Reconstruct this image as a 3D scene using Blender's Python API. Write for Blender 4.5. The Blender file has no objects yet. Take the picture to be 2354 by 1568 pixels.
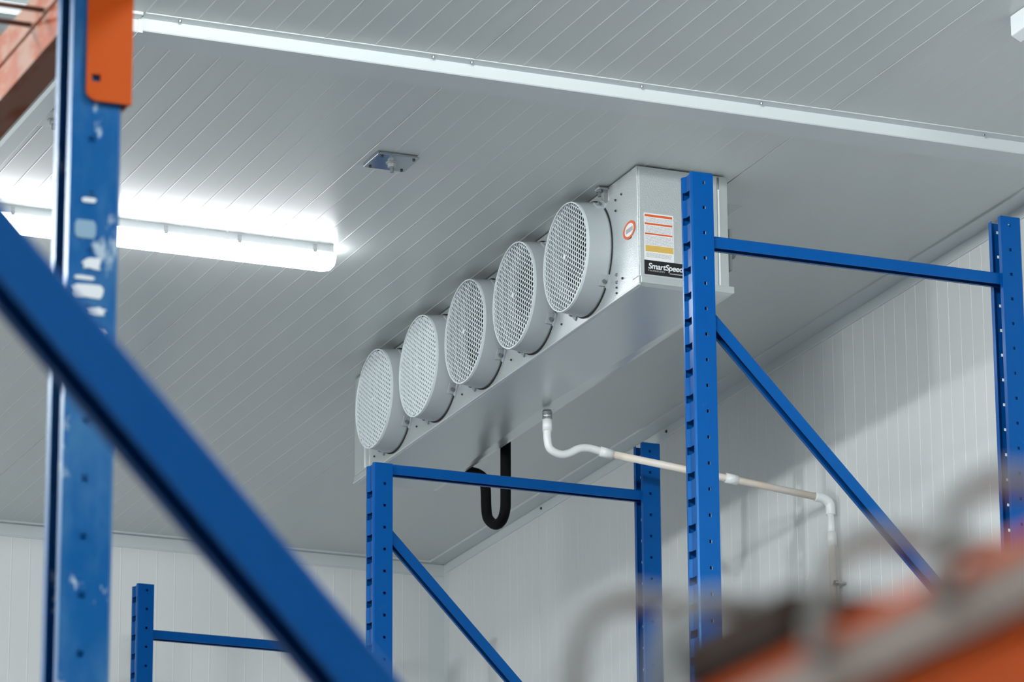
import bpy, bmesh, math, random
from mathutils import Vector, Matrix
random.seed(7)
S = bpy.context.scene
COL = S.collection
CZ = 1.6                      # camera height above the floor
HC = 4.55 + CZ                # ceiling height
WX, BY = 6.64, 16.65          # right wall plane, back wall plane
LX, NY = -7.0, -7.0           # left and near walls (behind the camera)

# ------------------------------------------------------------------ camera
cam_d = bpy.data.cameras.new('camera'); cam = bpy.data.objects.new('camera', cam_d); COL.objects.link(cam)
f_px, pitch, yaw, roll = 10146.97, 0.29905699, 0.395532718, -0.00622362
cam_d.sensor_width = 36.0; cam_d.lens = f_px / 2354 * 36.0
fw = Vector((math.sin(yaw)*math.cos(pitch), math.cos(yaw)*math.cos(pitch), math.sin(pitch)))
rt = Vector((math.cos(yaw), -math.sin(yaw), 0)); up = rt.cross(fw)
r2 = rt*math.cos(roll) + up*math.sin(roll); u2 = -rt*math.sin(roll) + up*math.cos(roll)
cam.matrix_world = Matrix(((r2.x, u2.x, -fw.x, 0), (r2.y, u2.y, -fw.y, 0), (r2.z, u2.z, -fw.z, CZ), (0, 0, 0, 1)))
cam_d.clip_start = 0.05; cam_d.clip_end = 200
cam_d.dof.use_dof = True; cam_d.dof.focus_distance = 13.3; cam_d.dof.aperture_fstop = 14.5
S.camera = cam

# ------------------------------------------------------------------ world, light, exposure
w = bpy.data.worlds.new('world'); S.world = w; w.use_nodes = True
w.node_tree.nodes['Background'].inputs[0].default_value = (0.88, 0.92, 0.92, 1)
w.node_tree.nodes['Background'].inputs[1].default_value = 0.3
S.view_settings.view_transform = 'Standard'; S.view_settings.look = 'None'
S.view_settings.gamma = 1; S.view_settings.use_curve_mapping = False
S.view_settings.exposure = 0.0
LAMP_W = 158                  # strip lamps further down the room, out of the frame
for (lx, ly, k) in ((2.6, 7.6, 1.0), (4.1, 2.0, .8), (-2.0, 12.9, 1.0), (-2.0, 7.6, 1.0), (-2.0, 2.0, 1.0), (1.2, -3.5, .8)):
    for i in (-1, 0, 1):
        ld = bpy.data.lights.new('strip_lamp_light', 'POINT'); ld.energy = LAMP_W*k; ld.shadow_soft_size = 0.14
        ld.color = (0.96, 1.0, 0.985)
        lo = bpy.data.objects.new('strip_lamp_light', ld); lo.location = (lx + i*.4, ly, HC - .12); COL.objects.link(lo)

# ------------------------------------------------------------------ materials
def mat(name, col, rough=.5, metal=0, spec=.5, coat=0, emis=None, es=0):
    m = bpy.data.materials.new(name); m.use_nodes = True
    b = m.node_tree.nodes['Principled BSDF']
    b.inputs['Base Color'].default_value = (*col, 1); b.inputs['Roughness'].default_value = rough
    b.inputs['Metallic'].default_value = metal; b.inputs['Specular IOR Level'].default_value = spec
    b.inputs['Coat Weight'].default_value = coat; b.inputs['Coat Roughness'].default_value = .12
    if emis:
        b.inputs['Emission Color'].default_value = (*emis, 1); b.inputs['Emission Strength'].default_value = es
    return m
def nodes(m): return m.node_tree, m.node_tree.nodes, m.node_tree.links, m.node_tree.nodes['Principled BSDF']
def noise(m, scale, detail=4, stretch=(1, 1, 1), rough=.6):
    t, n, l, b = nodes(m)
    tc = n.new('ShaderNodeTexCoord'); mp = n.new('ShaderNodeMapping'); mp.inputs['Scale'].default_value = stretch
    nz = n.new('ShaderNodeTexNoise'); nz.inputs['Scale'].default_value = scale; nz.inputs['Detail'].default_value = detail
    nz.inputs['Roughness'].default_value = rough
    l.new(tc.outputs['Object'], mp.inputs[0]); l.new(mp.outputs[0], nz.inputs[0])
    return nz.outputs['Fac']
def ramp(m, fac, stops):
    t, n, l, b = nodes(m); r = n.new('ShaderNodeValToRGB'); l.new(fac, r.inputs[0])
    e = r.color_ramp.elements
    while len(e) < len(stops): e.new(.5)
    for x, (p, c) in zip(e, stops): x.position = p; x.color = (*c, 1) if len(c) == 3 else c
    return r.outputs[0]
def bump(m, fac, strength, dist):
    t, n, l, b = nodes(m); bp = n.new('ShaderNodeBump'); bp.inputs['Strength'].default_value = strength
    bp.inputs['Distance'].default_value = dist; l.new(fac, bp.inputs['Height']); l.new(bp.outputs[0], b.inputs['Normal'])
def basecol(m, sock):
    t, n, l, b = nodes(m); l.new(sock, b.inputs['Base Color'])
def g(v): return (v, v, v)

M = {}
M['panel'] = mat('white_coated_sheet', (.62, .65, .645), .30, spec=.5)
basecol(M['panel'], ramp(M['panel'], noise(M['panel'], .9, 3), [(.35, (.60, .645, .635)), (.65, (.63, .65, .655))]))
bump(M['panel'], noise(M['panel'], 1.6, 2), .10, .004)
M['wallpanel'] = mat('white_wall_sheet', (.68, .70, .71), .36, spec=.5)
bump(M['wallpanel'], noise(M['wallpanel'], 2.2, 2), .08, .004)
M['trim'] = mat('white_trim_sheet', (.62, .665, .68), .3)
bump(M['trim'], noise(M['trim'], 5, 2), .1, .003)
M['floor'] = mat('sealed_concrete', (.36, .37, .37), .45)
basecol(M['floor'], ramp(M['floor'], noise(M['floor'], 1.2, 6), [(.3, (.10, .105, .105)), (.7, (.15, .155, .155))]))
def paint(name, base, chip, rough, lo=.70, hi=.76, scale=9, stretch=(2.2, 2.2, .8), dust=None):
    m = mat(name, base, rough, spec=.35); m.node_tree.nodes['Principled BSDF'].inputs['Specular Tint'].default_value = (.25, .62, 1, 1) if base[2] > base[0] else (1, .6, .35, 1)
    c = ramp(m, noise(m, scale, 8, stretch, .62), [(lo, base), (hi, chip)])
    if dust:
        t, n, l, b = nodes(m)
        mx = n.new('ShaderNodeMix'); mx.data_type = 'RGBA'
        fac = ramp(m, noise(m, 3.2, 5, (1.3, 1.3, .55), .7), [(.45, g(0)), (.75, g(dust[1]))])
        l.new(fac, mx.inputs[0]); l.new(c, mx.inputs[6]); mx.inputs[7].default_value = (*dust[0], 1)
        c = mx.outputs[2]
    basecol(m, c)
    return m
M['blue'] = paint('blue_powder_coat', (.0003, .060, .255), (.16, .30, .42), .26, .70, .75, dust=((.004, .075, .26), .5))
M['blue_worn'] = paint('worn_blue_powder_coat', (.003, .070, .235), (.40, .48, .55), .30, .62, .68, 9, (2.5, 2.5, 1.2), dust=((.075, .19, .33), .95))
M['orange'] = paint('orange_powder_coat', (.42, .058, .004), (.44, .085, .02), .35, .62, .72)
M['orange_deep'] = paint('deep_orange_paint', (.42, .055, .001), (.44, .075, .008), .65, .62, .74)
M['orange_deep'].node_tree.nodes['Principled BSDF'].inputs['Specular IOR Level'].default_value = .08
M['orange_scuffed'] = paint('scuffed_orange_paint', (.36, .055, .010), (.40, .20, .14), .45, .46, .54, 15, (1, .5, 1), dust=((.34, .13, .07), .4))
M['orange_scuffed'].node_tree.nodes['Principled BSDF'].inputs['Specular IOR Level'].default_value = .15
M['orange_under'] = paint('shaded_orange_paint', (.20, .035, .008), (.25, .11, .075), .6, .42, .52, 9, (1, .5, 1))  # darker orange for beam undersides, their shade put into the colour
M['grey_strip'] = mat('grey_rubbed_strip', (.22, .165, .14), .6)
M['alu'] = mat('stucco_embossed_aluminium', (.66, .70, .71), .36, metal=.72)
def stucco(m, sc=430):
    t, n, l, b = nodes(m); tc = n.new('ShaderNodeTexCoord'); v = n.new('ShaderNodeTexVoronoi'); v.inputs['Scale'].default_value = sc
    mp = n.new('ShaderNodeMapping'); mp.inputs['Scale'].default_value = (1, 1, .55)
    l.new(tc.outputs['Object'], mp.inputs[0]); l.new(mp.outputs[0], v.inputs[0]); bump(m, v.outputs['Distance'], .45, .0009)
stucco(M['alu'])
M['pan'] = mat('smooth_drain_pan_metal', (.60, .64, .64), .30, metal=.6)
bump(M['pan'], noise(M['pan'], 3, 3, (1, 1, 1)), .25, .01)
M['bright_steel'] = mat('bright_steel_plate', (.42, .47, .50), .12, metal=.95)
M['galv'] = mat('galvanised_steel', (.48, .50, .51), .38, metal=.8)
M['ring'] = mat('grey_fan_plastic', (.36, .395, .42), .36)
M['grille'] = mat('pale_grille_plastic', (.60, .66, .69), .35)
M['fan_in'] = mat('dark_fan_plastic', (.085, .095, .10), .6)
M['black'] = mat('black_rubber', (.0025, .0025, .003), .8, spec=.12)
M['gap'] = mat('black_gasket', (.008, .008, .009), .7)
M['pvc'] = mat('white_pvc', (.76, .78, .79), .35)
M['pvc_old'] = mat('yellowed_pvc', (.72, .64, .57), .4)
basecol(M['pvc_old'], ramp(M['pvc_old'], noise(M['pvc_old'], 5, 4), [(.4, (.74, .63, .54)), (.62, (.76, .72, .68))]))
M['grey_paint'] = mat('grey_painted_metal', (.17, .19, .195), .5)
M['residue'] = mat('sticker_residue', (.62, .66, .70), .5)
M['residue_pale'] = mat('clear_tape_residue', (.20, .32, .44), .25)
M['screw'] = mat('steel_screw', (.30, .32, .33), .3, metal=.9)
M['dark_screw'] = mat('dark_screw', (.05, .055, .06), .4, metal=.5)
M['lamp_house'] = mat('lamp_housing', (.70, .74, .76), .4)
M['glow'] = mat('lamp_diffuser', (.9, .9, .9), .4, emis=(.97, .98, 1.0), es=18.0)
M['st_white'] = mat('label_white', (.74, .75, .76), .45)
M['st_orange'] = mat('label_orange', (.66, .10, .02), .45)
M['st_yellow'] = mat('label_yellow', (.62, .40, .09), .45)
M['st_black'] = mat('label_black', (.006, .006, .007), .4)
M['st_grey'] = mat('label_print_grey', (.36, .38, .41), .5)
M['st_text'] = mat('label_text_white', (.72, .75, .78), .45)
M['wood'] = mat('dark_brown_wood', (.022, .008, .003), .8, spec=.2)
M['brown'] = mat('rusty_brown_steel', (.10, .030, .014), .6)
M['wire'] = mat('grey_zinc_wire', (.21, .215, .21), .6)
M['trunk'] = mat('trunking_white', (.70, .74, .76), .35)

# ------------------------------------------------------------------ mesh helpers
def link(name, me, m, parent=None, loc=None, smooth=False, bevel=0, solid=0, solid_off=-1):
    if m is not None and not me.materials: me.materials.append(m)
    o = bpy.data.objects.new(name, me); COL.objects.link(o)
    if parent is not None: o.parent = parent
    if loc is not None: o.location = loc
    if smooth:
        for p in me.polygons: p.use_smooth = True
    if solid:
        md = o.modifiers.new('solid', 'SOLIDIFY'); md.thickness = solid; md.offset = solid_off; md.use_even_offset = True
    if bevel:
        md = o.modifiers.new('bevel', 'BEVEL'); md.width = bevel; md.segments = 2; md.limit_method = 'ANGLE'
        md.angle_limit = math.radians(40)
    return o
class MB:
    def __init__(s): s.v = []; s.f = []
    def add(s, vs, fs):
        k = len(s.v); s.v += [tuple(v) for v in vs]; s.f += [tuple(i + k for i in f) for f in fs]; return s
    def box(s, a, b):
        x0, y0, z0 = a; x1, y1, z1 = b
        return s.add([(x0,y0,z0),(x1,y0,z0),(x1,y1,z0),(x0,y1,z0),(x0,y0,z1),(x1,y0,z1),(x1,y1,z1),(x0,y1,z1)],
                     [(0,3,2,1),(4,5,6,7),(0,1,5,4),(1,2,6,5),(2,3,7,6),(3,0,4,7)])
    def prism(s, prof, fn, t0, t1, closed=True, caps=True):
        n = len(prof); vs = [fn(p, t) for t in (t0, t1) for p in prof]
        fs = [(i, (i+1) % n, n + (i+1) % n, n + i) for i in range(n if closed else n-1)]
        if closed and caps: fs += [tuple(range(n-1, -1, -1)), tuple(range(n, 2*n))]
        return s.add(vs, fs)
    def cyl(s, p0, p1, r0, r1=None, n=20, caps=True):
        r1 = r0 if r1 is None else r1
        p0 = Vector(p0); p1 = Vector(p1); d = (p1-p0).normalized()
        a = d.cross(Vector((0, 0, 1)) if abs(d.z) < .9 else Vector((1, 0, 0))).normalized(); b = d.cross(a)
        vs = []
        for p, r in ((p0, r0), (p1, r1)):
            vs += [p + (a*math.cos(t) + b*math.sin(t))*r for t in [2*math.pi*i/n for i in range(n)]]
        fs = [(i, (i+1) % n, n + (i+1) % n, n + i) for i in range(n)]
        if caps: fs += [tuple(range(n-1, -1, -1)), tuple(range(n, 2*n))]
        return s.add(vs, fs)
    def mesh(s, name):
        me = bpy.data.meshes.new(name); me.from_pydata(s.v, [], s.f); me.validate()
        bm = bmesh.new(); bm.from_mesh(me); bmesh.ops.recalc_face_normals(bm, faces=bm.faces); bm.to_mesh(me); bm.free()
        return me
def tube(name, pts, r, m, parent=None, n=16, smooth_pts=6):
    """round bar through the points, corners rounded by a Catmull-Rom pass"""
    P = [Vector(p) for p in pts]; Q = []
    if smooth_pts > 1 and len(P) > 2:
        E = [P[0]*2 - P[1]] + P + [P[-1]*2 - P[-2]]
        for i in range(1, len(E) - 2):
            for k in range(smooth_pts):
                t = k / smooth_pts; a, b, c, d = E[i-1:i+3]
                Q.append(.5*((2*b) + (c-a)*t + (2*a-5*b+4*c-d)*t*t + (3*b-a-3*c+d)*t**3))
        Q.append(P[-1])
    else: Q = P
    vs = []; fs = []; ref = None
    for i, p in enumerate(Q):
        d = (Q[min(i+1, len(Q)-1)] - Q[max(i-1, 0)]).normalized()
        if ref is None: ref = d.cross(Vector((0, 1, 0)) if abs(d.y) < .8 else Vector((1, 0, 0))).normalized()
        ref = (ref - d*ref.dot(d)).normalized(); b = d.cross(ref)
        vs += [p + (ref*math.cos(2*math.pi*k/n) + b*math.sin(2*math.pi*k/n))*r for k in range(n)]
    for i in range(len(Q)-1):
        fs += [(i*n+k, i*n+(k+1) % n, (i+1)*n+(k+1) % n, (i+1)*n+k) for k in range(n)]
    fs += [tuple(range(n-1, -1, -1)), tuple(range((len(Q)-1)*n, len(Q)*n))]
    mb = MB().add(vs, fs)
    return link(name, mb.mesh(name), m, parent, smooth=True)
def thing(name, label, cat, loc=(0, 0, 0), group=None):
    o = bpy.data.objects.new(name, None); COL.objects.link(o); o.location = loc; o.empty_display_size = .1
    o['label'] = label; o['category'] = cat
    if group: o['group'] = group
    return o
def tag(o, label, cat, group=None):
    o['label'] = label; o['category'] = cat
    if group: o['group'] = group
    return o
def struct(o): o['kind'] = 'structure'; return o
def rel(parent, p): return tuple(Vector(p) - parent.location)

# ------------------------------------------------------------------ room shell
def ribbed(width, length, pitch=.0767, gw=.0042, gd=.0010, joint=.006, jd=.004):
    """one sandwich panel face: flat sheet along u (0..width) with V grooves every pitch; extruded along v"""
    prof = [(.0008, -.004), (.0008, .0), (.0015, .0012), (.004, .0012), (.005, 0)]
    k = 1
    while k*pitch < width - pitch*.4:
        c = k*pitch; prof += [(c-.0027, 0), (c-.0015, gd*.75), (c, gd), (c+.0015, gd*.75), (c+.0027, 0)]; k += 1
    prof += [(width - .0008, 0), (width - .0008, -.004)]
    return prof
PW = 1.15
room_floor = struct(link('floor', MB().box((LX-.2, NY-.2, -.15), (WX+.2, BY+.2, 0)).mesh('floor'), M['floor']))
ceil = struct(link('ceiling', MB().box((LX-.2, NY-.2, HC+.006), (WX+.2, BY+.2, HC+.16)).mesh('ceiling'), M['panel']))
prof = ribbed(PW, 1)
pm = {}
def panel_mesh(tagname, fn, t0, t1, wd=PW):
    p = ribbed(wd, 1, gd=.0002 if tagname == 'smooth_ceiling_panel' else .0009)
    return MB().prism(p, fn, t0, t1, closed=False).mesh(tagname)
cm = panel_mesh('ceiling_panel', lambda p, t: (p[0], t, -p[1]), NY, BY)
x = 5.67
while x > LX: x -= PW
while x < WX:
    wd = min(PW, WX - x)
    me = cm if wd > PW - .01 else panel_mesh('smooth_ceiling_panel', lambda p, t: (p[0], t, -p[1]), NY, BY, wd)
    link('ceiling_panel', me, M['panel'], ceil, loc=(x, 0, HC)); x += PW
wall_r = struct(link('wall_right', MB().box((WX+.006, NY-.2, 0), (WX+.2, BY+.2, HC+.1)).mesh('wall_right'), M['wallpanel']))
wm = panel_mesh('wall_panel', lambda p, t: (-p[1], p[0], t), 0, HC)
y = 13.335
while y > NY: y -= PW
while y < BY:
    wd = min(PW, BY - y)
    me = wm if wd > PW - .01 else panel_mesh('wall_panel', lambda p, t: (-p[1], p[0], t), 0, HC, wd)
    link('wall_panel', me, M['wallpanel'], wall_r, loc=(WX, y, 0)); y += PW
wall_b = struct(link('wall_back', MB().box((LX-.2, BY+.006, 0), (WX+.2, BY+.2, HC+.1)).mesh('wall_back'), M['wallpanel']))
bm_ = panel_mesh('wall_panel', lambda p, t: (p[0], -p[1], t), 0, HC)
x = 6.30
while x > LX: x -= PW
while x < WX:
    wd = min(PW, WX - x)
    me = bm_ if wd > PW - .01 else panel_mesh('wall_panel', lambda p, t: (p[0], -p[1], t), 0, HC, wd)
    link('wall_panel', me, M['wallpanel'], wall_b, loc=(x, BY, 0)); x += PW
struct(link('wall_left', MB().box((LX-.2, NY-.2, 0), (LX, BY+.2, HC+.1)).mesh('wall_left'), M['wallpanel']))
struct(link('wall_near', MB().box((LX, NY-.2, 0), (WX, NY, HC+.1)).mesh('wall_near'), M['wallpanel']))
# corner flashings (thin folded sheet with a raised lip at each edge)
def flash(name, fn, t0, t1, a=.075, b=.05):
    prof = [(a+.004, 0), (a+.003, .006), (a, .007), (a-.003, .004), (.004, .0035), (.004, b-.003), (.006, b), (.005, b+.003), (0, b+.004), (0, 0)]
    return struct(link(name, MB().prism(prof, fn, t0, t1).mesh(name), M['trim']))
flash('trim_1', lambda p, t: (WX - p[0], t, HC - p[1]), NY, BY, .075, .04)
flash('trim_2', lambda p, t: (t, BY - p[0], HC - p[1]), LX, WX, .03, .055)
tr3 = struct(link('trim_3', MB().prism([(0, 0), (.075, 0), (.075, .0035), (.0035, .0035), (.0035, .05), (0, .05)],
      lambda p, t: (WX - p[0], BY - p[1], t), 0, HC - .004).mesh('trim_3'), M['trim']))
# ceiling joint cover: folded box channel hung across the panels
prof = [(11.095, 0), (11.095, .003), (11.134, .0035), (11.136, .037), (11.139, .040), (11.255, .040), (11.258, .037), (11.260, .0035), (11.290, .003), (11.290, 0)]
for i, (x0, x1, dz) in enumerate(((-3.0, 3.515, .006), (3.523, WX - .08, 0))):
    p2 = [(q[0], q[1] + (dz if q[1] > .001 else 0)) for q in prof]
    struct(link('trim_%d' % (4+i), MB().prism(p2, lambda p, t: (t, p[0], HC - p[1]), x0, x1).mesh('trim'), M['trim']))
jc = struct(link('trim_6', MB().prism([(11.128, .003), (11.132, .0475), (11.262, .0475), (11.266, .003)],
      lambda p, t: (t, p[0], HC - p[1] - .0005), 3.512, 3.526).mesh('trim'), M['trim']))
for xx in (3.63, 4.40, 4.52, 5.06, 5.45, 6.2):
    link('screw', MB().cyl((xx, 11.115, HC-.003), (xx, 11.115, HC-.008), .005, .004, 10).mesh('screw'), M['screw'], jc)
for (yy, zz) in ((9.9, -.02), (11.2, -.02), (14.4, -.022), (14.75, -.022), (15.6, -.02)):
    link('screw', MB().cyl((WX-.004, yy, HC+zz), (WX-.009, yy, HC+zz), .006, .005, 10).mesh('screw'), M['dark_screw'], tr3)

# ------------------------------------------------------------------ cable trunking, hangers, strip lamp
tag(link('cable_trunking', MB().prism([(3.443, 0), (3.443, .014), (3.446, .017), (3.494, .017), (3.497, .014), (3.497, 0)],
    lambda p, t: (p[0], t, HC - .0005 - p[1]), 11.4, 15.5).mesh('cable_trunking'), M['trunk']),
    'flat white cable trunking running along the ceiling at the left edge', 'trunking')
def hanger(cx, cy, label, m, tilt=0):
    t = thing('hanger_plate', label, 'bracket', (cx, cy, HC), 'square hanger plates on the ceiling')
    s = .066
    mb = MB().box((-s, -s, -.012), (s, s, -.006)).box((-s+.004, -s+.004, -.006), (s-.004, s-.004, -.001))
    mb.box((-s-.004, -s, -.012), (-s, s, -.001))
    link('plate', mb.mesh('plate'), m, t, bevel=.001)
    for sx in (-1, 1):
        for sy in (-1, 1):
            link('screw', MB().cyl((sx*.052, sy*.052, -.012), (sx*.052, sy*.052, -.016), .0045, n=10).mesh('screw'), M['dark_screw'], t)
    link('rod', MB().cyl((0, 0, -.006), (0, 0, -.042), .006, n=14).mesh('rod'), M['screw'], t, smooth=False)
    link('nut', MB().cyl((0, 0, -.014), (0, 0, -.026), .013, n=6).mesh('nut'), M['galv'], t)
    link('washer', MB().cyl((0, 0, -.012), (0, 0, -.014), .019, n=20).mesh('washer'), M['galv'], t)
    return t
hanger(4.612, 11.998, 'steel hanger plate with central bolt, alone on the ceiling between lamp and fan unit', M['bright_steel'])
hanger(3.531, 12.01, 'white hanger plate with a bolt beside the ceiling trunking, behind the left blue post', M['trunk'])

lamp = thing('strip_lamp', 'long glowing white strip lamp fixed under the ceiling, crossed by the left blue post', 'lamp', (4.16, 12.89, HC))
def lx_(p, t): return (t, p[0], -p[1])
hp = [(-.043, 0), (-.045, .026), (-.040, .031), (.040, .031), (.045, .026), (.043, 0)]
link('housing', MB().prism(hp, lx_, -.585, .575).mesh('housing'), M['lamp_house'], lamp)
# rounded diffuser, its ends tapering in
vs = []; fs = []; n = 14
sec = [(-.592, .3), (-.588, .65), (-.575, .9), (-.555, 1), (.555, 1), (.578, .9), (.59, .65), (.594, .3)]
for (xx, k) in sec:
    for i in range(n):
        a = math.pi*i/(n-1); vs.append((xx, -.046*k*math.cos(a), -.028 - .052*k*math.sin(a)))
for j in range(len(sec)-1):
    fs += [(j*n+i, j*n+i+1, (j+1)*n+i+1, (j+1)*n+i) for i in range(n-1)] + [(j*n+n-1, j*n, (j+1)*n, (j+1)*n+n-1)]
fs += [tuple(range(n)), tuple(range((len(sec)-1)*n, len(sec)*n))]
link('diffuser', MB().add(vs, fs).mesh('diffuser'), M['glow'], lamp, smooth=True)
for cx in (-.51, -.25, 0.0, .25, .51):
    link('clip', MB().box((cx-.006, -.0475, -.033), (cx+.006, -.0445, -.006)).mesh('clip'), M['galv'], lamp)
fx = thing('ceiling_box', 'white sheet metal box fixed to the ceiling in the top right corner', 'box', (5.93, 10.02, HC))
link('body', MB().prism([(-.13, .0), (-.13, .06), (-.10, .075), (.13, .075), (.13, 0)], lambda p, t: (p[0], t, -p[1]-.001), -.30, .20).mesh('body'), M['lamp_house'], fx, bevel=.003)
link('cover', MB().box((-.10, -.28, -.083), (.12, .18, -.076)).mesh('cover'), M['lamp_house'], fx, bevel=.002)

# ------------------------------------------------------------------ evaporator (fan) unit
UX, UY0, UY1, UZ0, UZ1 = 5.336, 11.761, 14.245, 4.166 + CZ, HC - .003
ev = thing('evaporator', 'long silver cooling unit with five round grilles hung under the ceiling', 'cooling unit', (UX, UY0, HC))
def E(x0, y0, z0, x1, y1, z1): return MB().box((x0, y0, z0), (x1, y1, z1))
zb = 4.186 - 4.55            # body bottom relative to ceiling
# front panel with five round openings
def front_panel():
    bm = bmesh.new()
    y0, y1, z0, z1 = 0, 2.365, zb-.026, -.004
    centers = [.379 + .4252*i for i in range(5)]
    vs = [bm.verts.new(v) for v in ((0, y0, z0), (0, y1, z0), (0, y1, z1), (0, y0, z1))]
    ed = [bm.edges.new((vs[i], vs[(i+1) % 4])) for i in range(4)]
    for c in centers:
        ring = [bm.verts.new((0, c + .168*math.cos(2*math.pi*k/48), -.196 + .168*math.sin(2*math.pi*k/48))) for k in range(48)]
        ed += [bm.edges.new((ring[k], ring[(k+1) % 48])) for k in range(48)]
    bmesh.ops.triangle_fill(bm, use_beauty=True, use_dissolve=False, edges=ed)
    me = bpy.data.meshes.new('front_panel'); bm.to_mesh(me); bm.free(); return me
fp = link('front_panel', front_panel(), M['alu'], ev, solid=.003, solid_off=0)
link('front_frame', MB().box((-.004, -.001, zb), (.002, .045, -.004)).box((-.004, 2.33, zb), (.002, 2.366, -.004))
     .box((-.005, -.004, zb-.029), (.004, 2.49, zb-.021)).mesh('front_frame'), M['alu'], ev, bevel=.002)
link('side_panel', E(.001, -.004, zb, .268, .0, -.006).box((.001, .0, zb), (.010, .012, -.006)).mesh('side_panel'), M['alu'], ev, bevel=.0015)
link('corner_post', E(.276, -.003, zb, .304, .012, -.006).mesh('corner_post'), M['pan'], ev, bevel=.001)
link('side_panel', E(.262, .006, zb, .300, .010, -.006).mesh('side_panel'), M['pan'], ev)
link('edge_strip', E(.270, -.006, zb, .2745, -.001, -.05).mesh('edge_strip'), M['lamp_house'], ev)
link('end_box', E(.0, 2.372, zb, .30, 2.484, -.006).mesh('end_box'), M['pan'], ev, bevel=.0015)
link('edge_strip', E(-.007, 2.366, zb-.0, -.001, 2.372, -.03).mesh('edge_strip'), M['lamp_house'], ev)
link('top_panel', E(.0, .0, -.008, .30, 2.47, -.0045).mesh('top_panel'), M['pan'], ev)
link('coil', E(.22, .02, zb+.02, .29, 2.36, -.02).mesh('coil'), M['fan_in'], ev)
# drain pan: rim all round and a shallow sloping underside
pz = zb
mb = MB()
a, b_, c_, d_ = (.003, -.010), (.318, -.010), (.318, 2.50), (.003, 2.50)
rim = [a, b_, c_, d_]; ins = [(.010, .012), (.298, .012), (.298, 2.48), (.010, 2.48)]
vs = [(x, y, pz) for x, y in rim] + [(x, y, pz-.021) for x, y in rim] + [(x, y, pz-.027) for x, y in ins] + [(.24, 1.34, pz-.034)]
fs = [(0, 1, 2, 3)] + [(i, (i+1) % 4, 4+(i+1) % 4, 4+i) for i in range(4)] + [(4+i, 4+(i+1) % 4, 8+(i+1) % 4, 8+i) for i in range(4)]
fs += [(8+i, 8+(i+1) % 4, 12) for i in range(4)]
link('drain_pan', mb.add(vs, fs).mesh('drain_pan'), M['pan'], ev, bevel=.0012)
# hanging brackets and back fittings
for yy in (.235, 2.30):
    br = link('hanging_bracket', MB().box((-.035, yy-.016, -.012), (.03, yy+.016, -.006)).box((-.004, yy-.016, -.05), (.0, yy+.016, -.006)).mesh('hanging_bracket'), M['galv'], ev, bevel=.001)
    link('bolt', MB().cyl((-.026, yy, -.0), (-.026, yy, -.034), .0055, n=12).cyl((-.026, yy, -.012), (-.026, yy, -.020), .011, n=6).mesh('bolt'), M['screw'], br)
link('back_bracket', MB().prism([(0, 0), (.05, 0), (0, -.035)], lambda p, t: (.304+p[0]*1.1, t, -.090+p[1]*1.15), .0, .006).mesh('back_bracket'), M['grey_paint'], ev)
bb = link('junction_box', E(.304, .02, -.30, .328, .13, -.165).mesh('junction_box'), M['grey_paint'], ev, bevel=.002)
link('conduit_fitting', MB().cyl((.328, .06, -.22), (.352, .06, -.22), .028, n=16).mesh('conduit_fitting'), M['grey_paint'], bb)
# small rivets and holes on the front frame
for (yy, zz, r) in ((.165, -.065, .004), (.165, -.10, .0045), (.165, -.31, .006), (.165, -.335, .006), (.165, -.352, .004), (.12, -.335, .0045),
                    (.12, -.06, .004), (.165, -.37, .004), (.60, -.345, .004), (1.02, -.345, .004), (1.45, -.345, .004), (1.87, -.345, .004), (2.28, -.345, .004)):
    link('rivet', MB().cyl((-.0005, yy, zz), (-.006, yy, zz), r, r*.7, n=10).mesh('rivet'), M['dark_screw'] if r < .005 else M['screw'], ev)

# fans: shared meshes
def ring_mesh():
    mb = MB(); prof = [(0, .181), (-.012, .183), (-.070, .176), (-.080, .1745), (-.083, .1735), (-.078, .171), (-.01, .168), (0, .172)]
    n = 72; vs = []; fs = []
    for k in range(n):
        t = 2*math.pi*k/n
        vs += [(x, r*math.cos(t), r*math.sin(t)) for x, r in prof]
    m = len(prof)
    for k in range(n):
        for i in range(m):
            fs.append((k*m+i, k*m+(i+1) % m, ((k+1) % n)*m+(i+1) % m, ((k+1) % n)*m+i))
    return mb.add(vs, fs).mesh('fan_ring')
def grille_mesh(open_=.80):
    R = .1715; pitch = .0162; vs = []; fs = []; hexr = pitch/math.sqrt(3); inner = hexr*open_
    def P(y, z, d=0):
        r = math.hypot(y, z); return (-.081 - .006*(1-(r/R)**2) + d, y, z)
    rows = int(R/(hexr*1.5)) + 2
    for j in range(-rows, rows+1):
        for i in range(-rows-2, rows+3):
            cy = hexr*1.5*j; cz = pitch*(i + .5*(j & 1))
            rr = math.hypot(cy, cz)
            if rr > R + hexr*.2: continue
            solid = rr < pitch*.6
            o = []; q = []
            for k in range(6):
                a = math.pi/3*k
                oy, oz = cy + hexr*math.cos(a), cz + hexr*math.sin(a)
                iy, iz = cy + inner*math.cos(a), cz + inner*math.sin(a)
                for L in ((oy, oz, o), (iy, iz, q)):
                    r = math.hypot(L[0], L[1]); s = 1 if r < R else R/r; L[2].append((L[0]*s, L[1]*s))
            b = len(vs)
            if solid:
                vs += [P(*p) for p in o]; fs.append(tuple(range(b, b+6))); continue
            vs += [P(*p) for p in o] + [P(*p) for p in q] + [P(*p, .0018) for p in q]
            for k in range(6):
                k2 = (k+1) % 6
                fs += [(b+k, b+k2, b+6+k2, b+6+k), (b+6+k, b+6+k2, b+12+k2, b+12+k)]
    me = bpy.data.meshes.new('grille'); me.from_pydata(vs, [], fs); me.validate(); return me
RING, GR, GR2 = ring_mesh(), grille_mesh(), grille_mesh(.50)
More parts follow.
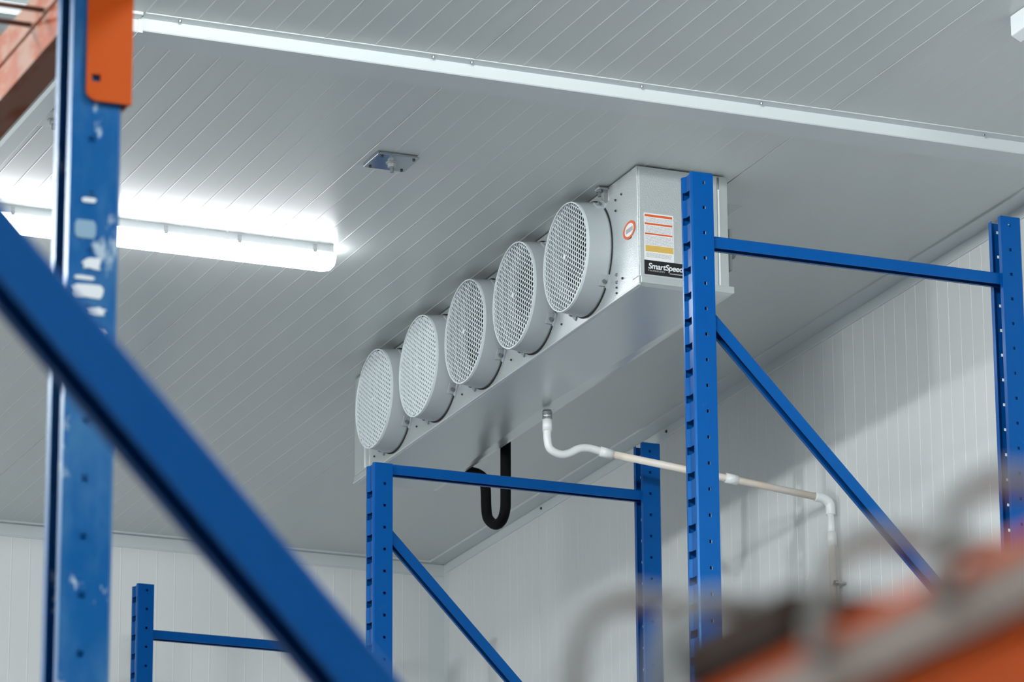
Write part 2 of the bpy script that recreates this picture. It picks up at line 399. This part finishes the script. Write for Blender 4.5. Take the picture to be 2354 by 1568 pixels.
def annulus(name, x0, x1, r0, r1, n=72):
    vs = []; fs = []
    for k in range(n):
        t = 2*math.pi*k/n; c, s = math.cos(t), math.sin(t)
        vs += [(x0, r0*c, r0*s), (x0, r1*c, r1*s), (x1, r1*c, r1*s), (x1, r0*c, r0*s)]
    for k in range(n):
        for i in range(4): fs.append((k*4+i, k*4+(i+1) % 4, ((k+1) % n)*4+(i+1) % 4, ((k+1) % n)*4+i))
    return MB().add(vs, fs).mesh(name)
RIM, GSK = annulus('rim', -.0845, -.076, .1712, .1755), annulus('gasket', -.0035, .0005, .160, .187)
def blade_mesh():
    mb = MB()
    for k in range(5):
        vs = []
        for r, tw, wd in ((.03, .8, .035), (.09, .55, .06), (.155, .35, .075)):
            for s in (-1, 1):
                a = 2*math.pi*k/5 + s*wd/r*.35
                vs.append((.02 + s*wd*math.sin(tw)*.5, r*math.cos(a), r*math.sin(a)))
        mb.add(vs, [(0, 1, 3, 2), (2, 3, 5, 4)])
    return mb.mesh('fan_blades')
BL = blade_mesh()
HUB = MB().cyl((.05, 0, 0), (-.01, 0, 0), .045, .04, 28).mesh('motor_hub')
BACK = MB().cyl((.10, 0, 0), (.11, 0, 0), .17, n=40).mesh('baffle')
CLIP = MB().box((-.028, -.018, .176), (-.002, .018, .186)).box((-.006, -.022, .176), (-.001, .022, .200)).mesh('clip')
CSC = MB().cyl((-.016, 0, .186), (-.016, 0, .194), .006, n=8).mesh('screw')
for i in range(5):
    cy = .379 + .4252*i
    fr = link('fan_ring', RING, M['ring'], ev, loc=(0, cy, -.196), smooth=True)
    fr.modifiers.new('w', 'WEIGHTED_NORMAL')
    link('grille', GR if i < 3 else GR2, M['grille'], fr)
    link('rim', RIM, M['grille'], fr, smooth=False)
    link('gasket', GSK, M['gap'], fr)
    link('fan_blades', BL, M['fan_in'], fr)
    link('motor_hub', HUB, M['fan_in'], fr)
    link('baffle', BACK, M['fan_in'], fr)
    for a in (38, 128, 218, 308):
        c = link('clip', CLIP, M['ring'], fr); c.rotation_euler = (math.radians(a), 0, 0)
        c2 = link('screw', CSC, M['screw'], fr); c2.rotation_euler = (math.radians(a), 0, 0)

# stickers on the near end of the unit
def lab(name, x0, z0, x1, z1, m, par, d):
    return link(name, MB().box((x0, -.004 - d, z0), (x1, -.0038 - d + .0001, z1)).mesh(name), m, par)
wl = lab('warning_label', .0165, zb+.058-.003, .1165, zb+.208, M['st_white'], ev, .0002)
for (za, h) in ((.196, .0075), (.170, .006), (.138, .005)):
    lab('label_stripe', .0195, zb+za, .1125, zb+za+h, M['st_orange'], wl, .0005)
lab('label_band', .021, zb+.083, .1145, zb+.103, M['st_yellow'], wl, .0005)
rr = random.Random(3)
mbt = MB()
for (z_top, z_bot) in ((.192, .179), (.166, .147), (.134, .107), (.078, .066)):
    z = z_top
    while z > z_bot:
        x = .023
        while x < .106:
            l_ = rr.uniform(.004, .012); l_ = min(l_, .110-x)
            mbt.box((x, -.0048, zb+z-.0013), (x+l_, -.0046, zb+z)); x += l_ + .002
        z -= .0038
link('label_print', mbt.mesh('label_print'), M['st_grey'], wl)['kind'] = 'stuff'
for xx in (.0195, .1118):
    lab('label_frame_line', xx, zb+.105, xx+.0008, zb+.196, M['st_grey'], wl, .0005)
bl = lab('name_label', .016, zb+.008, .190, zb+.0545, M['st_black'], ev, .0004)
def text(name, body, x, z, size, m, parent, shear=0, off=0, y=-.0049, rot=(math.pi/2, 0, 0), space=1.0):
    cu = bpy.data.curves.new(name, 'FONT'); cu.body = body; cu.size = size; cu.shear = shear; cu.offset = off
    cu.extrude = .0001; cu.space_character = space
    o = bpy.data.objects.new(name, cu); COL.objects.link(o); cu.materials.append(m)
    bpy.context.view_layer.update()
    me = bpy.data.meshes.new_from_object(o.evaluated_get(bpy.context.evaluated_depsgraph_get()))
    bpy.data.objects.remove(o); o = bpy.data.objects.new(name, me); COL.objects.link(o)
    o.parent = parent; o.location = (x, y, z); o.rotation_euler = rot
    return o
text('lettering', 'SmartSpeed', .028, zb+.0275, .0262, M['st_text'], bl, .18, .0005, space=.93)
text('lettering', 'TECHNOLOGY', .0285, zb+.0190, .0066, M['st_text'], bl, 0, 0, space=1.4)
lab('label_underline', .101, zb+.0165, .178, zb+.0195, M['st_grey'], bl, .0008)
# oval emblem on the front panel: orange ring, white middle, illegible slanted word
def ell(name, ry, rz, r0, x, m, par, cy=.060, cz=-.196, n=48):
    vs = []; fs = []
    for k in range(n):
        t = 2*math.pi*k/n; c, s = math.cos(t), math.sin(t)
        vs += [(x, cy+ry*r0*c, cz+rz*r0*s), (x, cy+ry*c, cz+rz*s), (x+.0003, cy+ry*c, cz+rz*s), (x+.0003, cy+ry*r0*c, cz+rz*r0*s)]
    for k in range(n):
        for i in range(4): fs.append((k*4+i, k*4+(i+1) % 4, ((k+1) % n)*4+(i+1) % 4, ((k+1) % n)*4+i))
    return link(name, MB().add(vs, fs).mesh(name), m, par)
em = ell('round_emblem', .046, .028, .74, -.0052, M['st_orange'], ev)
ell('emblem_middle', .036, .0225, .02, -.0048, M['st_white'], em)
mbt = MB()
for k in range(9):
    yy = .034 + k*.0058
    mbt.box((-.0056, yy, -.204), (-.0053, yy+.0035, -.190))
link('emblem_print', mbt.mesh('emblem_print'), M['st_grey'], em)

# ------------------------------------------------------------------ drain pipe
dp = thing('drain_pipe', 'white plastic drain pipe from the unit pan to the right wall and down', 'pipe', (5.597, 13.09, 4.14+CZ))
def D(*p): return [rel(dp, (a, b, c+CZ)) for a, b, c in p]
tube('trap_bend', D((5.594, 13.095, 4.09), (5.594, 13.095, 4.045), (5.604, 13.095, 4.012), (5.640, 13.095, 3.997), (5.672, 13.095, 4.004),
                    (5.708, 13.093, 4.023), (5.745, 13.092, 4.028), (5.785, 13.09, 4.021), (5.80, 13.09, 4.018)), .0135, M['pvc'], dp)
tube('collar', D((5.594, 13.095, 4.112), (5.594, 13.095, 4.072)), .0165, M['pvc'], dp, smooth_pts=1)
tube('threaded_fitting', D((5.594, 13.095, 4.146), (5.594, 13.095, 4.110)), .0145, M['galv'], dp, smooth_pts=1)
for zz in (4.140, 4.131, 4.121):
    tube('locknut', D((5.594, 13.095, zz), (5.594, 13.095, zz-.005)), .0185, M['screw'], dp, n=6, smooth_pts=1)
tube('coupling', D((5.782, 13.09, 4.021), (5.828, 13.089, 4.014)), .0172, M['pvc'], dp, smooth_pts=1)
tube('straight_pipe', D((5.82, 13.089, 4.0155), (6.562, 13.026, 3.922)), .0125, M['pvc_old'], dp, smooth_pts=1)
tube('coupling', D((6.232, 13.054, 3.964), (6.275, 13.050, 3.9585)), .0172, M['pvc'], dp, smooth_pts=1)
tube('elbow', D((6.556, 13.0265, 3.9225), (6.585, 13.024, 3.918), (6.607, 13.022, 3.903), (6.611, 13.022, 3.880), (6.611, 13.022, 3.862)), .0165, M['pvc'], dp)
tube('down_pipe', D((6.611, 13.022, 3.87), (6.611, 13.018, 3.775)), .0125, M['pvc'], dp, smooth_pts=1)
tube('coupling', D((6.611, 13.019, 3.80), (6.611, 13.017, 3.752)), .0165, M['pvc'], dp, smooth_pts=1)
tube('down_pipe', D((6.611, 13.017, 3.76), (6.611, 13.0, -.05-1.5)), .0125, M['pvc_old'], dp, smooth_pts=1)
clampo = link('pipe_clamp', MB().cyl(rel(dp, (6.611, 13.013, 3.618+CZ)), rel(dp, (6.611, 13.013, 3.612+CZ)), .0145, n=20)
     .box(rel(dp, (6.60, 12.975, 3.612+CZ)), rel(dp, (6.638, 13.01, 3.618+CZ))).mesh('pipe_clamp'), M['galv'], dp)
link('screw', MB().cyl(rel(dp, (6.612, 12.985, 3.615+CZ)), rel(dp, (6.598, 12.985, 3.615+CZ)), .008, n=10).mesh('screw'), M['dark_screw'], dp)

# ------------------------------------------------------------------ black insulated hose
hs = thing('insulated_hose', 'thick black insulated hose looping down in a U behind the fan unit', 'hose', (5.68, 13.7, 4.2+CZ))
hy = 5.68
tube('hose', [rel(hs, (hy, a, b+CZ)) for a, b in ((13.668, 4.36), (13.668, 4.25), (13.668, 4.10), (13.670, 4.0), (13.674, 3.955), (13.70, 3.925), (13.745, 3.918), (13.79, 3.932),
     (13.835, 3.965), (13.848, 4.01), (13.852, 4.07), (13.872, 4.115), (13.93, 4.148), (14.02, 4.185), (14.07, 4.24), (14.08, 4.36))], .0185, M['black'], hs, n=20)

# ------------------------------------------------------------------ pallet rack upright frames
# post profile: a = across the aisle face, b = depth (negative = inward from the slotted face)
PD, PWD = .066, .072
prof_a = [(.016, -PD), (.0, -PD), (0, -.043), (0, -.034), (0, -.004), (.004, 0), (.012, 0), (.020, -.007), (.052, -.007), (.060, 0), (.068, 0), (.072, -.004),
          (.072, -.034), (.072, -.043), (.072, -PD), (.056, -PD)]
HOLE_SEGS, SLOT_SEGS = (2, 12), (6, 7, 8)
HH = .0045; SH = .0112
def post_mesh(top, hole_off, slot_shift, z_end=0):
    vs, fs = [], []
    rows = [top]; kinds = []
    ev_ = []
    z = top - hole_off
    while z > z_end + .05: ev_.append((z, 'h')); z -= .075
    z = top - hole_off - .030 + slot_shift
    if z > top - .01: z -= .075
    while z > z_end + .05: ev_.append((z, 's')); z -= .075
    ev_.sort(reverse=True)
    zc = top
    for z, k in ev_:
        h = HH if k == 'h' else SH
        if z + h < zc - 1e-4: kinds.append(''); rows.append(z + h)
        kinds.append(k); rows.append(z - h); zc = z - h
    rows.append(z_end); kinds.append('')
    n = len(prof_a)
    for z in rows: vs += [(b, a, z) for a, b in prof_a]
    for r in range(len(rows)-1):
        for i in range(n-1):
            if kinds[r] == 'h' and i in HOLE_SEGS: continue
            if kinds[r] == 's' and i in SLOT_SEGS: continue
            fs.append((r*n+i, r*n+i+1, (r+1)*n+i+1, (r+1)*n+i))
    me = bpy.data.meshes.new('post'); me.from_pydata(vs, [], fs); me.validate(); return me
POSTS = {}
def post(parent, x_out, y0, top, hole_off, rear, m, z_end=.008):
    """x_out = world x of the slotted face; front posts face -x, rear posts face +x"""
    key = (round(top, 4), hole_off)
    if key not in POSTS: POSTS[key] = post_mesh(top, hole_off, 0, z_end)
    me = POSTS[key]
    if me.materials and me.materials[0] != m: me = me.copy(); me.materials.clear()
    o = link('post', me, m, parent, solid=.0020, solid_off=0)
    if rear: o.location = rel(parent, (x_out, y0, 0))
    else:
        o.scale = (-1, 1, 1); o.location = rel(parent, (x_out, y0, 0))
    fpm = MB().box((-.085, -.015, .0), (.02, .085, .008)).mesh('foot_plate')
    fo = link('foot_plate', fpm, m, parent); fo.location = o.location
    if not rear: fo.location.x += .066
    return o
def channel(name, p0, p1, m, parent, w=.037, h=.035, t=.002):
    """folded channel, open side down, from p0 to p1 (top centre line) in an x-z plane"""
    p0 = Vector(p0); p1 = Vector(p1); d = (p1-p0).normalized(); yv = Vector((0, 1, 0)); nv = d.cross(yv)
    if nv.z < 0: nv = -nv
    prof = [(-w/2, -h), (-w/2, -.003), (-w/2+.003, 0), (w/2-.003, 0), (w/2, -.003), (w/2, -h), (w/2-.010, -h), (w/2-.010, -h+t), (w/2-t, -h+t), (w/2-t, -t-.002), (-w/2+t, -t-.002), (-w/2+t, -h)]
    return link(name, MB().prism(prof, lambda p, s: tuple(p0 + (p1-p0)*s + yv*p[0] + nv*p[1]), 0, 1).mesh(name), m, parent)
def frame(label, x0, x1, y0, top_f, top_r, off_f, off_r, bar_z, braces, m=None, rear_m=None, front=True):
    m = m or M['blue']
    t = thing('upright_frame', label, 'rack frame', ((x0+x1)/2, y0+.035, 0), 'blue pallet rack upright frames')
    post(t, x0, y0, top_f+CZ, off_f, False, m); post(t, x1, y0, top_r+CZ, off_r, True, rear_m or m)
    yc = y0 + .035; xi, xj = x0 + PD - .004, x1 - PD + .004
    for z in bar_z:
        channel('crossbar', rel(t, (xi - (.0), yc, z+CZ)), rel(t, (xj + .012, yc, z+CZ)), m, t)
    for (za, zb_, dirn) in braces:
        a = (xi if dirn > 0 else xj, yc, za+CZ); b = (xj if dirn > 0 else xi, yc, zb_+CZ)
        channel('diagonal_brace', rel(t, a), rel(t, b), m, t)
    return t
frame('blue rack frame whose front post stands before the near end of the fan unit', 5.020, 6.078, 10.698, 4.140, 4.131, .029, .027, (3.961, .2-1.4),
      ((3.745, 2.785, 1), (2.74, 1.80, -1), (1.76, .82, 1), (.78, -.16, -1), (-.2, -1.1, 1)))
frame('blue rack frame below the far end of the fan unit, crossbar passing the black hose', 5.034, 6.083, 13.257, 3.951, 4.121, .071, .030, (3.955, -1.2),
      ((3.74, 2.79, 1), (2.75, 1.81, -1), (1.77, .83, 1), (.79, -.15, -1), (-.19, -1.1, 1)))
frame('blue rack frame at the back wall, farthest and smallest, low in the picture', 5.054, 6.100, 15.88, 4.147, 4.135, .025, .027, (3.972, -1.2),
      ((2.9, 1.95, 1), (1.9, .95, -1), (.9, -.05, 1), (-.1, -1.0, -1)))
frame('scuffed blue rack frame with an orange plate on its post, crossing the strip lamp', .540, 1.597, 5.126, 4.196-CZ+CZ-.0, 4.196, .029, .029, (4.0, -1.2),
      ((4.39-.5, 3.05, -1), (3.0, 2.45, 1), (2.40, 1.5, -1), (1.45, .5, 1), (.45, -.5, -1)), rear_m=M['blue_worn'])
frame('nearest blue rack frame, its blurred diagonal brace crossing the lower left corner', .540, 1.597, 2.50, 4.196, 4.196, .029, .029, (4.0, -1.2),
      ((1.005, .02, 1), (2.0, 1.05, -1), (-.02, -1.0, -1)))

# torn sticker remains on the near face of the left post
lp = [o for o in COL.objects if o.name.startswith('upright_frame') and abs(o.location.y - 5.161) < .01][0]
rs = random.Random(5)
for (xa, za, xb, zb2, mm, jag) in ((1.538, 1.807, 1.566, 1.783, 'residue_pale', 0), (1.547, 1.758, 1.576, 1.742, 'residue', 1), (1.538, 1.733, 1.566, 1.727, 'residue', .4),
        (1.536, 1.722, 1.579, 1.703, 'residue', .6), (1.557, 1.693, 1.583, 1.682, 'residue', 1), (1.569, 1.668, 1.586, 1.655, 'residue', 1), (1.546, 1.838, 1.566, 1.831, 'residue', .4)):
    pts = []
    for k in range(14):
        a = 2*math.pi*k/14; c, q = math.cos(a), math.sin(a); mq = max(abs(c), abs(q))
        j = 1 - jag*rs.uniform(0, .38)
        pts.append(((xa+xb)/2 + (xb-xa)/2*c/mq*j, (za+zb2)/2 + (za-zb2)/2*q/mq*j))
    link('sticker_residue', MB().prism(pts, lambda p, t: rel(lp, (p[0], t, p[1]+CZ)), 5.1245, 5.1238).mesh('sticker_residue'), M[mm], lp)

# ------------------------------------------------------------------ orange beams
def beam(name, label, x_in, sgn, z0, ya, yb, m_side, m_under, stripe=False, conn=True, height=.101, width=.047, holes_z=None):
    """step beam along y hooked on the slotted face at x_in; sgn=+1 when the slotted face looks to +x"""
    t = thing(name, label, 'rack beam', (x_in, (ya+yb)/2, z0+CZ), 'orange pallet rack beams')
    s = sgn
    L = (yb-ya)/2
    pr = [(0, 0), (0, .049), (.004, .052), (.004, .054), (0, .056), (0, height), (.003, height+.003), (.030, height+.003), (.033, height), (.033, .060), (width, .060), (width, 0)]
    if not s > 0: pr = [(0, 0), (0, height), (.003, height+.003), (width-.003, height+.003), (width, height), (width, .086), (width-.014, .083), (width-.014, 0)]
    fnx = (lambda a: s*a)
    mb = MB().prism(pr, lambda p, q: (.002+p[0] if s > 0 else -.002-width+p[0], q, p[1]), -L, L)
    o = link('beam_body', mb.mesh('beam_body'), m_side, t)
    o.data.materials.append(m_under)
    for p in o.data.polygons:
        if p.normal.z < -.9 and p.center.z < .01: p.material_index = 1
    return t, o
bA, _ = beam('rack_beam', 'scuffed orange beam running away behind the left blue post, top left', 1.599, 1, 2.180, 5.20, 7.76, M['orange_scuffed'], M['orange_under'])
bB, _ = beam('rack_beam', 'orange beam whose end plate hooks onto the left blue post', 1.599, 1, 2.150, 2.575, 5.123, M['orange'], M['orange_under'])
# connector: L plate on the post side and slotted face
def connector(t, x_in, y_side, s, z0, z1, m):
    pts = [(x_in - s*.052, y_side), (x_in + s*.0065, y_side), (x_in + s*.0065, y_side + .062)]
    dx = s*.003; e = .004
    mb = MB()
    def pl(y_, a, b): pass
    # side leg with rounded lower corner
    hole_z = 1.917 + CZ + .075
    xs0, xs1 = x_in - s*.052, x_in + s*.009
    r = .014; out = [(xs1, z1), (xs1, z0)]
    for k in range(7):
        a = math.pi/2*k/6; out.append((xs0 + s*(r - r*math.sin(a)), z0 + .0 + r - r*math.cos(a)))
    out.append((xs0, z1))
    bm = bmesh.new(); vs = [bm.verts.new((a, y_side-.0065, b)) for a, b in out]
    ed = [bm.edges.new((vs[i], vs[(i+1) % len(vs)])) for i in range(len(vs))]
    hz = z0 + .031
    hx = x_in - s*.039
    for cz_ in (hz,):
        q = [bm.verts.new((hx + a*.0058, y_side-.0065, cz_ + b*.0050)) for a, b in ((-1, -1), (1, -1), (1, 1), (-1, 1))]
        ed += [bm.edges.new((q[i], q[(i+1) % 4])) for i in range(4)]
    bmesh.ops.triangle_fill(bm, use_beauty=True, edges=ed)
    for v in bm.verts: v.co = Vector(rel(t, v.co))
    me = bpy.data.meshes.new('end_plate'); bm.to_mesh(me); bm.free()
    link('end_plate', me, m, t, solid=.004, solid_off=0, bevel=0)
    link('hook_plate', MB().box(rel(t, (min(x_in+s*.003, x_in+s*.007), y_side-.004, z0)), rel(t, (max(x_in+s*.003, x_in+s*.007), y_side+.055, z1))).mesh('hook_plate'), m, t, bevel=.001)
connector(bB, 1.599, 5.126, 1, 1.968+CZ, 2.30+CZ, M['orange'])
# nearest beam, on the aisle face of the near row
bC, cb = beam('rack_beam', 'nearest orange beam with a grey strip, heavily blurred, low on the right', .538, -1, .155, -.6, 2.498, M['orange_deep'], M['orange_deep'])
link('grey_strip', MB().box((-.0525, -1.26, .0835), (-.0485, 1.26, .0955)).mesh('grey_strip'), M['grey_strip'], bC)

# frame that carries the near beam's other end (behind the camera)
# deck support bars on the far left beam
for i, (yy, zz) in enumerate(((5.507, 2.240), (5.568, 2.240), (6.3, 2.24))):
    nm = ['thin brown deck bar crossing the top left corner, nearer the post', 'thin brown deck bar in the top left corner, lower of the two', 'thin brown deck bar beyond the left edge of the photo'][i]
    if i == 2: continue
    tag(link('deck_bar', MB().box((.545, yy, zz+CZ), (1.603, yy+.010, zz+CZ+.004)).mesh('deck_bar'), M['brown']), nm, 'deck bar', 'brown deck bars of the left rack')

# wire deck over the nearest beam
wd = thing('wire_deck', 'grey wire shelf deck with rounded ends over the nearest orange beam, very blurred', 'shelf deck', (.5, 1.0, .26+CZ))
def wr(y, zt):
    pts = [(.4835, y, .2475), (.4835, y, .258), (.484, y, zt-.022), (.488, y, zt-.008), (.498, y, zt-.001), (.515, y, zt), (.60, y, zt), (1.0, y, zt), (1.54, y, zt)]
    return tube('wire', [rel(wd, (a, b, c+CZ)) for a, b, c in pts], .0032, M['wire'], wd, n=10, smooth_pts=4)
for y, zt in ((1.115, .300), (1.058, .286), (.962, .281), (.896, .279), (.83, .279), (.765, .279)):
    wr(y, zt)
tube('cross_wire', [rel(wd, (.53, .5, .272+CZ)), rel(wd, (.53, 1.2, .272+CZ))], .003, M['wire'], wd, n=8, smooth_pts=1)
blk = tag(link('wood_shim', MB().box((.487, .985, .2585+CZ), (.53, 1.052, .2725+CZ)).mesh('wood_shim'), M['wood'], bevel=.002),
          'dark brown wood block lying on the nearest orange beam, blurred', 'wood block')
